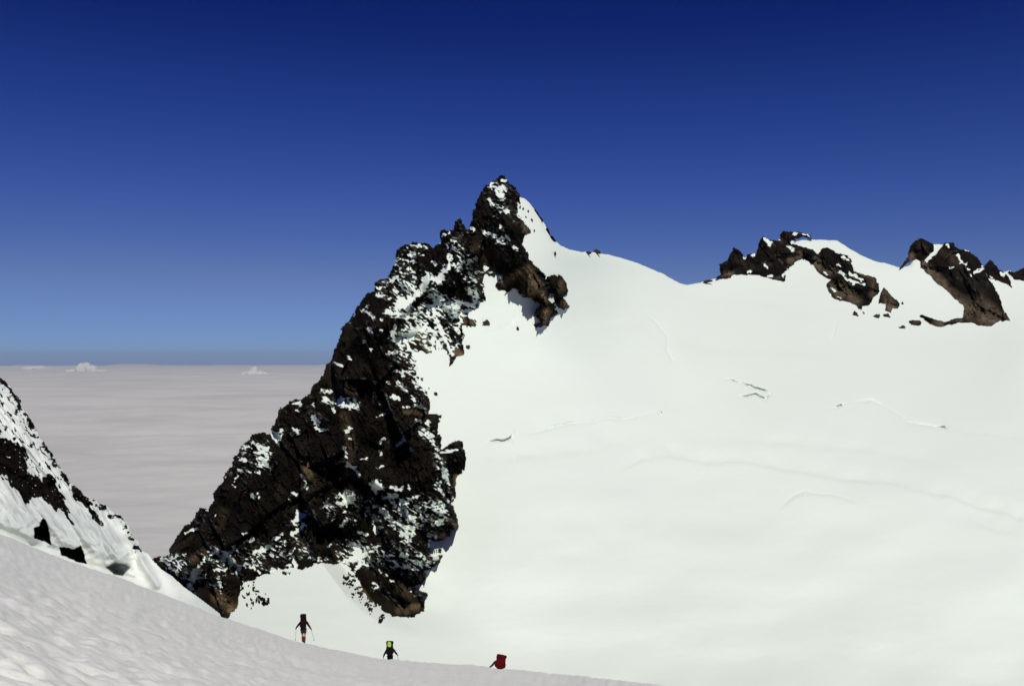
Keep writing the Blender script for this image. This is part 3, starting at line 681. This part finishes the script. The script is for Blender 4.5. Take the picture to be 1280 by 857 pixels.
def build_haze():
    V = [(x, y, z) for z in (-2600, 1200) for y in (-255000, 255000) for x in (-255000, 255000)]
    me = bpy.data.meshes.new('haze'); me.from_pydata(V, [], [(0, 2, 3, 1), (4, 5, 7, 6), (0, 1, 5, 4), (2, 6, 7, 3), (0, 4, 6, 2), (1, 3, 7, 5)]); me.update()
    m = bpy.data.materials.new('haze'); m.use_nodes = True; nt = m.node_tree; nt.nodes.clear()
    o_ = N(nt, 'ShaderNodeOutputMaterial'); v = N(nt, 'ShaderNodeVolumePrincipled')
    v.inputs['Color'].default_value = (.70, .80, 1, 1); v.inputs['Density'].default_value = 3.4e-6
    nt.links.new(v.outputs[0], o_.inputs['Volume'])
    tag(link('haze', me, m), 'thin pale haze over the cloud sea', 'haze', kind='stuff')
build_haze()
def cumulus(px, py, w, h, D, label, seed):
    import bmesh
    D = 1750. / ((py - HOR) / F)
    bm = bmesh.new()
    c = P(np.array(px), np.array(py), np.array(float(D)))
    m = D / F
    for k in range(9):
        a = (k / 8 - .5) * 2
        hh = h * (1 - .85 * abs(a) ** (.6 if seed < 3 else .95)) * (1 + .25 * math.sin(seed + k * 2.3))
        r = .5 * hh
        res = bmesh.ops.create_icosphere(bm, subdivisions=4, radius=1)
        for vv in res['verts']:
            n = mnoise.fractal(vv.co * 1.7 + Vector((k, seed, 0)), .9, 2, 5)
            q = vv.co * (1 + .16 * n)
            vv.co = Vector((a * w / 2 * m + q.x * w * .22 * m, (k % 3 - 1) * w * .12 * m + q.y * w * .22 * m, q.z * hh * m))
    me = bpy.data.meshes.new('cloud'); bm.to_mesh(me); bm.free()
    for p_ in me.polygons: p_.use_smooth = True
    o = link('cloud', me, mat_cumulus); o.location = c
    tag(o, label, 'cloud', 'cumulus heads above the cloud sea')
cumulus(108, 464, 36, 13, 52000, 'small bright cumulus head on the horizon nearest the left edge', 1)
cumulus(318, 468, 30, 8, 47000, 'low pale cumulus head on the horizon just left of the rock peak', 5)
cumulus(42, 461, 40, 4.5, 80000, 'faint flat cumulus bank on the horizon above the left rocky rib', 9)

# ================================================================== LOOSE ROCKS
mat_stone = plain('stone', (.05, .036, .026), .9, .1, .5, 2)
def stone(px, py, w, h, label, seed, group=None, dd=0):
    import bmesh
    D = float(Dg(np.array([float(px)]), np.array([float(py)]))[0]) + dd
    m = D / F
    bm = bmesh.new(); bmesh.ops.create_icosphere(bm, subdivisions=3, radius=1)
    for v in bm.verts:
        c = v.co
        n = mnoise.cell(c * 1.6 + Vector((seed, 1, 2))) * .35 + mnoise.fractal(c * 1.5 + Vector((seed * 3.1, 0, 0)), 1, 2, 3) * .45
        k = 1 + n
        v.co = Vector((c.x * k * w / 2 * m, c.y * k * (w + h) / 4 * m, c.z * k * h / 2 * m + .22 * c.x * h * m * math.sin(seed)))
    me = bpy.data.meshes.new('rock'); bm.to_mesh(me); bm.free()
    o = link('rock', me, mat_stone)
    p = P(np.array(px), np.array(py), np.array(D)); o.location = p
    tag(o, label, 'rock', group)
g1 = 'loose rocks in the snow below the peak'
stone(607, 404, 9, 6, 'dark oval rock alone in the snow gully below the rock peak', 1, g1, -2)
stone(647, 411, 3, 5, 'tiny upright dark stone in snow left of the brown lowest slab', 2, g1, -2)
stone(585, 433, 5, 4, 'small grey stone in snow beside the brown rock tongue', 3, g1, -2)
stone(545, 491.5, 4, 3, 'tiny dark stone on snow right of the mid-height rock edge', 4, g1, -2)
stone(550, 687, 4, 4, 'small brown stone in the snow notch near the foot of the peak', 5, g1, -3)
stone(746.7, 315, 8.5, 6, 'dark rounded boulder on the snow skyline right of the summit', 6, None, 2)
stone(735, 316, 9, 3, 'flat dark slab on the snow skyline just left of the boulder', 16, None, 2)
stone(694, 317, 2.5, 5, 'narrow upright stone in snow below the summit shoulder', 7, g1, -2)
stone(884, 351.5, 10, 3.4, 'low flat dark rock at the left tip of the skyline outcrop', 8, None, -2)
stone(1095.6, 396, 8, 7, 'dark rock with snow around it below the long outcrop, left of a similar one', 9, 'rocks below the skyline outcrops', -2)
stone(1108, 395, 9, 6, 'dark rock directly beneath the small triangular outcrop', 10, 'rocks below the skyline outcrops', -2)
stone(1069.5, 393.5, 7, 6, 'small dark rock at the lowest tip of the long outcrop', 11, 'rocks below the skyline outcrops', -2)
stone(1128, 379, 3, 3, 'tiny dark stone just right of the small triangular outcrop', 12, 'rocks below the skyline outcrops', -2)
stone(1143, 404, 15, 9, 'largest loose brown rock, left of the big curving outcrop foot', 13, 'rocks below the skyline outcrops', -3)
stone(1127, 409.5, 9, 4, 'flat brown rock lying left of the largest loose rock', 14, 'rocks below the skyline outcrops', -2)
gs = 'small dark stones on the summit snowfield'
for i, (x, y, w, h) in enumerate([(650,259,2,3),(654,261,2.2,2.4),(660.5,264,2,3),(657.5,271,1.8,2),(665,275,2.6,3.6),(668,288,2,2.4)]):
    stone(x, y, w, h, 'tiny dark stone dotting the bright snow right of the summit', 20 + i, gs, -3)
RIM = [(667,260),(670,262),(673,265),(675,269),(679,275),(681,280),(685,285),(688,291),(692,296),(696,302),(692,302),(688,297),(684,291),(680,287),(677,281),(674,275),(671,270)]
o = rock_solid('rock_band', [RIM], [], (662, 255, 702, 308), .5, mat_out, depth=lambda a, b: Dg(a, b) + 6, thick=4, L=3, sizes=((6,1.),(3,.8)), amp=.4, rough=.7, spk=.35, back=6, lift=1, snow_st=[(679,279,682,284,1.5)])
tag(o, 'thin dark rock band edging the bright snow right of the summit against the sky', 'rock band', kind='structure')

# ================================================================== PEOPLE
def skin(name, verts, edges, radii, mat, parent, sub=2, root=0):
    me = bpy.data.meshes.new(name); me.from_pydata([Vector(v) for v in verts], edges, []); me.update()
    o = bpy.data.objects.new(name, me); COL.objects.link(o)
    md = o.modifiers.new('skin', 'SKIN')
    for i, r in enumerate(radii):
        d = me.skin_vertices[0].data[i]; rr = r if isinstance(r, tuple) else (r, r)
        d.radius = rr; d.use_root = (i == root)
    o.modifiers.new('sub', 'SUBSURF').levels = sub
    o.modifiers['sub'].render_levels = sub
    dg = bpy.context.evaluated_depsgraph_get()
    me2 = bpy.data.meshes.new_from_object(o.evaluated_get(dg))
    bpy.data.objects.remove(o); me2.name = name
    for p in me2.polygons: p.use_smooth = True
    me2.materials.clear()
    return link(name, me2, mat, parent)

def chain(n, off=0): return [(off + i, off + i + 1) for i in range(n - 1)]

def box_soft(name, pts_fn, mat, parent, sub=2, dims=(1, 1, 1), loc=(0, 0, 0), rot=(0, 0, 0), bev=.25):
    import bmesh
    bm = bmesh.new(); bmesh.ops.create_cube(bm, size=1)
    bmesh.ops.subdivide_edges(bm, edges=bm.edges[:], cuts=5, use_grid_fill=True)
    for v in bm.verts:
        c = v.co * 2
        s = Vector((c.x, c.y, c.z))
        m = max(abs(s.x), abs(s.y), abs(s.z)); L = s.length
        q = s * ((1 - bev) + bev * m / L * 1.25)
        q = pts_fn(q)
        v.co = Vector((q.x * dims[0] / 2, q.y * dims[1] / 2, q.z * dims[2] / 2)) * (1 + .05 * mnoise.noise(q * 2.1))
    me = bpy.data.meshes.new(name); bm.to_mesh(me); bm.free()
    for p in me.polygons: p.use_smooth = True
    o = link(name, me, mat, parent)
    o.location = loc; o.rotation_euler = rot
    o.modifiers.new('sub', 'SUBSURF').levels = 1
    return o

m_skin = plain('skin', (.42, .27, .19), .6)
m_hair = plain('hair', (.03, .02, .012), .7)
m_black = plain('black_cloth', (.006, .0055, .007), .9, .1)
m_plum = plain('dark_plum_cloth', (.009, .004, .006), .9, .1)
m_dkred = plain('dark_red_cloth', (.032, .003, .004), .9, .1)
m_red = plain('red_cloth', (.085, .002, .003), .9, .1, bump=.4)
m_gait = plain('red_gaiter_cloth', (.12, .012, .01), .8)
m_olive = plain('olive_cloth', (.035, .035, .015), .85)
m_lime = plain('lime_cloth', (.34, .62, .06), .7)
m_boot = plain('boot_leather', (.012, .008, .007), .6)
m_pole = plain('pole_metal', (.16, .16, .17), .4, .5)

def person(px, Yd, label, yaw, lean, hands, feet, jacket, sleeve, legs, gaiter, hatmat, knee=None, hz=.93):
    """hands: two (x,y,z) in the person frame; feet: two (x,y,z); y points the way the person walks"""
    base = spot(px, Yd)
    root = bpy.data.objects.new('person', None); COL.objects.link(root)
    root.location = base; root.rotation_euler = (0, 0, yaw); root.empty_display_size = .3
    tag(root, label, 'person', 'mountaineers walking down the snow slope')
    hip = Vector((0, 0, hz)); ln = Vector(lean)
    chest = hip + Vector((0, 0, .28)) + ln * .5; neck = hip + Vector((0, 0, .52)) + ln; head = neck + Vector((0, .05, .10)) + ln * .2; top = head + Vector((0, .02, .17))
    V = [hip, hip + Vector((0, 0, .13)) + ln * .2, chest, neck - Vector((0, 0, .07)), neck, head, top]
    Rr = [(.15, .11), (.13, .10), (.165, .11), (.12, .085), .055, (.085, .1), (.06, .07)]
    E = chain(7)
    HJ, KJ, SJ, EJ = [], [], [], []
    for s, f in ((-1, feet[0]), (1, feet[1])):
        f = Vector(f); h = hip + Vector((s * .10, 0, -.06)); k = (h + f) / 2 + Vector((0, .05, .04)); an = f + Vector((0, 0, .09))
        i = len(V); V += [h, k, an, f + Vector((0, .13, .035))]; Rr += [.095, .062, .042, .04]; E += [(0, i), (i, i + 1), (i + 1, i + 2), (i + 2, i + 3)]
        HJ.append((h, k, an, f))
    for s, hd in ((-1, hands[0]), (1, hands[1])):
        hd = Vector(hd); sh = neck + Vector((s * .185, -.01, -.09)); el = (sh + hd) / 2 + Vector((s * .05, -.07, -.05))
        i = len(V); V += [sh, el, hd]; Rr += [.058, .045, .03]; E += [(3, i), (i, i + 1), (i + 1, i + 2)]
        SJ.append((sh, el, hd))
    skin('body', V, E, Rr, m_skin, root)
    # head detail
    import bmesh
    for dx in (-.035, .035):
        bm = bmesh.new(); r_ = bmesh.ops.create_icosphere(bm, subdivisions=2, radius=.014)
        for v in r_['verts']: v.co += head + Vector((dx, .095, .02))
        me = bpy.data.meshes.new('eye'); bm.to_mesh(me); bm.free(); link('eye', me, m_black, root)
    skin('hair', [head + Vector((0, -.03, -.03)), head + Vector((0, -.03, .06)), top + Vector((0, -.01, .0))], chain(3), [.085, .1, .075], m_hair, root)
    skin('hat', [head + Vector((0, -.01, .05)), head + Vector((0, -.01, .12)), top + Vector((0, 0, .015))], chain(3), [.115, .11, .07], hatmat, root)
    # jacket with sleeves
    V2 = [V[0] + Vector((0, 0, -.06)), V[1], V[2], V[3], V[4] - Vector((0, 0, .01))]; R2 = [(.185, .14), (.16, .125), (.19, .135), (.145, .11), .08]
    skin('jacket', V2, chain(5), R2, jacket, root)
    for s in (0, 1):
        sh, el, hd = SJ[s]
        skin('sleeve', [neck * .55 + sh * .45 - Vector((0, 0, .07)), sh, sh * .5 + el * .5, el, el * .25 + hd * .75, el * .08 + hd * .92], chain(6), [.11, .09, .078, .066, .056, .05], sleeve[s], root)
    # trousers / shorts
    low = 1.0 if knee is None else knee
    hj, hk = HJ[0], HJ[1]
    V3 = [hip]; R3 = [(.165, .125)]; E3 = []
    for (h, k, an, f) in HJ:
        i = len(V3)
        if knee is None:
            V3 += [h, k, an + Vector((0, 0, .03))]; R3 += [.115, .085, .07]; E3 += [(0, i), (i, i + 1), (i + 1, i + 2)]
        else:
            V3 += [h, h * .3 + k * .7]; R3 += [.12, .105]; E3 += [(0, i), (i, i + 1)]
    skin('trousers' if knee is None else 'shorts', V3, E3, R3, legs, root)
    for (h, k, an, f) in HJ:
        if gaiter is not None:
            skin('gaiter', [k * .95 + an * .05, k * .4 + an * .6, an, f + Vector((0, .03, .05))], chain(4), [.072, .078, .07, .06], gaiter, root)
        skin('boot', [f + Vector((0, -.06, .05)), f + Vector((0, .04, .055)), f + Vector((0, .15, .04)), f + Vector((0, .21, .035))], chain(4), [.05, .056, .05, .035], m_boot, root)
    # gloves: palm, four fingers curled round the grip, thumb
    for s in (0, 1):
        sh, el, hd = SJ[s]; d = (hd - el).normalized(); sg = -1 if s == 0 else 1
        VG = [hd - d * .05, hd + d * .02, hd + d * .075]; RG = [.04, (.045, .032), (.042, .03)]; EG = chain(3)
        for q, ln_ in enumerate((.038, .044, .041, .032)):
            b0 = hd + d * .075 + Vector((0, .024 * (q - 1.5), 0)); i = len(VG)
            VG += [b0, b0 + d * ln_ + Vector((-sg * .008, 0, 0)), b0 + d * ln_ * 1.2 + Vector((-sg * .04, 0, 0))]; RG += [.012, .0115, .010]
            EG += [(2, i), (i, i + 1), (i + 1, i + 2)]
        i = len(VG); VG += [hd + d * .02 + Vector((-sg * .02, .045, 0)), hd + d * .06 + Vector((-sg * .04, .05, 0))]; RG += [.014, .012]; EG += [(1, i), (i, i + 1)]
        skin('glove', VG, EG, RG, m_black, root, sub=1)
    return root, neck, hip, SJ

def local(root, p):
    c, s = math.cos(root.rotation_euler.z), math.sin(root.rotation_euler.z)
    p = Vector(p); return Vector(root.location) + Vector((p.x * c - p.y * s, p.x * s + p.y * c, p.z))

def backpack(root, loc, dims, tilt, body, lidm, label, patch=None, roll=0):
    e = bpy.data.objects.new('backpack', None); COL.objects.link(e); e.empty_display_size = .2
    e.location = local(root, loc); e.rotation_euler = (tilt, roll, root.rotation_euler.z)
    tag(e, label, 'backpack', 'backpacks worn by the mountaineers')
    w, d, h = dims
    def shp(q):
        k = 1 - .10 * max(0, -q.z) ; return Vector((q.x * k * (1 - .06 * q.z), q.y * k, q.z))
    box_soft('pack_bag', shp, body, e, dims=(w, d, h * .78), loc=(0, 0, h * .40), bev=.3)
    box_soft('top_lid', lambda q: q, lidm, e, dims=(w * 1.03, d * 1.08, h * .26), loc=(0, -.01, h * .88), bev=.35)
    for s in (-1, 1):
        box_soft('side_pocket', lambda q: q, body, e, dims=(w * .22, d * .6, h * .34), loc=(s * w * .47, 0, h * .25), bev=.4)
        skin('shoulder_strap', [(s * .1, d * .45, h * .75), (s * .13, d * .45 + .13, h * .74), (s * .15, d * .45 + .19, h * .55), (s * .16, d * .45 + .08, h * .35)], chain(4), [(.03, .012)] * 4, m_black, e, 1)
    if patch:
        box_soft('front_patch', lambda q: q, patch, e, dims=(w * .52, .05, h * .36), loc=(0, -d * .5 - .015, h * .80), bev=.5)
    return e

def pole(root, hand, tip, label):
    a = local(root, hand); b = local(root, tip)
    e = bpy.data.objects.new('trekking_pole', None); COL.objects.link(e); e.location = b; e.empty_display_size = .1
    tag(e, label, 'trekking pole', 'trekking poles held by the mountaineers')
    d = a - b; n = d.normalized()
    skin('shaft', [Vector((0, 0, 0)), d * .33, d * .66, d], chain(4), [.007, .010, .011, .012], m_pole, e, 1)
    skin('grip', [d - n * .06, d, d + n * .07, d + n * .09], chain(4), [.017, .018, .019, .014], m_black, e, 1)
    import bmesh
    bm = bmesh.new(); bmesh.ops.create_cone(bm, cap_ends=True, segments=14, radius1=.05, radius2=.042, depth=.012)
    for v in bm.verts: v.co += n * .09
    me = bpy.data.meshes.new('basket'); bm.to_mesh(me); bm.free(); link('basket', me, m_black, e)

# first climber
H1 = ((-.50, .10, .95), (.47, .12, .88))
r1, nk, hp, _ = person(379.3, 66, 'person in dark jacket, shorts and red gaiters descending leftmost with two poles', R(2), (.0, .10, 0), H1,
    ((-.06, .12, 0), (.09, -.16, .02)), m_plum, (m_plum, m_dkred), m_olive, m_gait, m_black, knee=1)
backpack(r1, (0, -.20, 1.02), (.36, .30, .90), R(-6), m_plum, m_plum, 'tall dark plum backpack on the leftmost climber')
pole(r1, (-.50, .13, .95), (-.60, .42, .02), 'thin pole in the left hand of the leftmost climber')
pole(r1, (.47, .15, .88), (.64, .45, .0), 'thin pole in the right hand of the leftmost climber')
# second climber
H2 = ((-.46, .12, .86), (.46, .14, .98))
r2, nk, hp, _ = person(487.6, 66.6, 'person in dark clothes half hidden by the crest carrying a lime-patched pack', R(-3), (.0, .10, 0), H2,
    ((-.10, .14, 0), (.12, -.14, .02)), m_plum, (m_black, m_dkred), m_black, None, m_black)
backpack(r2, (0, -.20, 1.06), (.44, .32, .88), R(-6), m_black, m_black, 'black backpack with a bright lime green patch on the middle climber', m_lime)
pole(r2, (.46, .17, .98), (.56, .42, .0), 'thin pole in the right hand of the middle climber')
pole(r2, (-.46, .15, .86), (-.56, .42, .0), 'thin pole in the left hand of the middle climber')
# third climber
H3 = ((-.62, .16, .66), (.30, .40, .62))
r3, nk, hp, _ = person(624.5, 65.4, 'person in dark red jacket stooping low behind the crest, rightmost of three', R(8), (-.06, .30, -.20), H3,
    ((-.12, .14, 0), (.14, -.12, .02)), m_dkred, (m_dkred, m_dkred), m_black, None, m_red, hz=.74)
backpack(r3, (-.02, -.16, .66), (.60, .44, .86), R(-16), m_red, m_red, 'big rounded deep red backpack on the rightmost climber', None, R(13))
pole(r3, (-.62, .19, .66), (-.72, .42, .0), 'thin pole in the left hand of the rightmost climber')

# ================================================================== SKY, SUN, CAMERA
SUN_EL, SUN_AZ = R(54), R(180 - 15)        # azimuth clockwise from +Y; behind the viewer and to the left
w = bpy.data.worlds.new('World'); SC.world = w; w.use_nodes = True
nt = w.node_tree; bg = nt.nodes['Background']
sky = N(nt, 'ShaderNodeTexSky', sky_type='NISHITA'); sky.sun_disc = False; sky.sun_elevation = SUN_EL; sky.sun_rotation = SUN_AZ
sky.altitude = 3000; sky.air_density = 1.0; sky.dust_density = 0.0; sky.ozone_density = 3.0
tc = N(nt, 'ShaderNodeTexCoord'); sx = N(nt, 'ShaderNodeSeparateXYZ'); nt.links.new(tc.outputs['Generated'], sx.inputs[0])
rp = N(nt, 'ShaderNodeValToRGB'); cr = rp.color_ramp
mr = N(nt, 'ShaderNodeMapRange'); mr.inputs['From Min'].default_value = -.02; mr.inputs['From Max'].default_value = .42
nt.links.new(sx.outputs['Z'], mr.inputs['Value']); nt.links.new(mr.outputs[0], rp.inputs['Fac'])
TINT = [(0, (.17, .26, .56)), (.06, (.22, .34, .66)), (.22, (.285, .313, .51)), (.4, (.18, .24, .54)), (.59, (.089, .163, .48)), (.77, (.027, .082, .38)), (1, (.01, .045, .28))]
cr.elements[0].position = 0; cr.elements[1].position = 1
cr.elements[0].color = (*TINT[0][1], 1); cr.elements[1].color = (*TINT[-1][1], 1)
for p_, c_ in TINT[1:-1]:
    e = cr.elements.new(p_); e.color = (*c_, 1)
mu = N(nt, 'ShaderNodeMix', data_type='RGBA', blend_type='MULTIPLY'); mu.inputs[0].default_value = 1
nt.links.new(sky.outputs[0], mu.inputs[6]); nt.links.new(rp.outputs[0], mu.inputs[7])
nt.links.new(mu.outputs[2], bg.inputs['Color']); bg.inputs['Strength'].default_value = .1

sl = bpy.data.lights.new('sun', 'SUN'); sl.energy = 3.1; sl.angle = R(.5); sl.color = (1, .97, .90)
so = bpy.data.objects.new('sun', sl); COL.objects.link(so)
dvec = Vector((math.sin(SUN_AZ) * math.cos(SUN_EL), math.cos(SUN_AZ) * math.cos(SUN_EL), math.sin(SUN_EL)))
so.rotation_euler = dvec.to_track_quat('Z', 'Y').to_euler()

cam = bpy.data.cameras.new('camera'); cam.lens = 35; cam.sensor_width = 36; cam.clip_start = .5; cam.clip_end = 600000
co = bpy.data.objects.new('camera', cam); COL.objects.link(co); co.rotation_euler = (R(90) + PITCH, 0, 0)
SC.camera = co
vs = SC.view_settings; vs.view_transform = 'Standard'; vs.look = 'None'; vs.exposure = 0; vs.gamma = 1; vs.use_curve_mapping = False
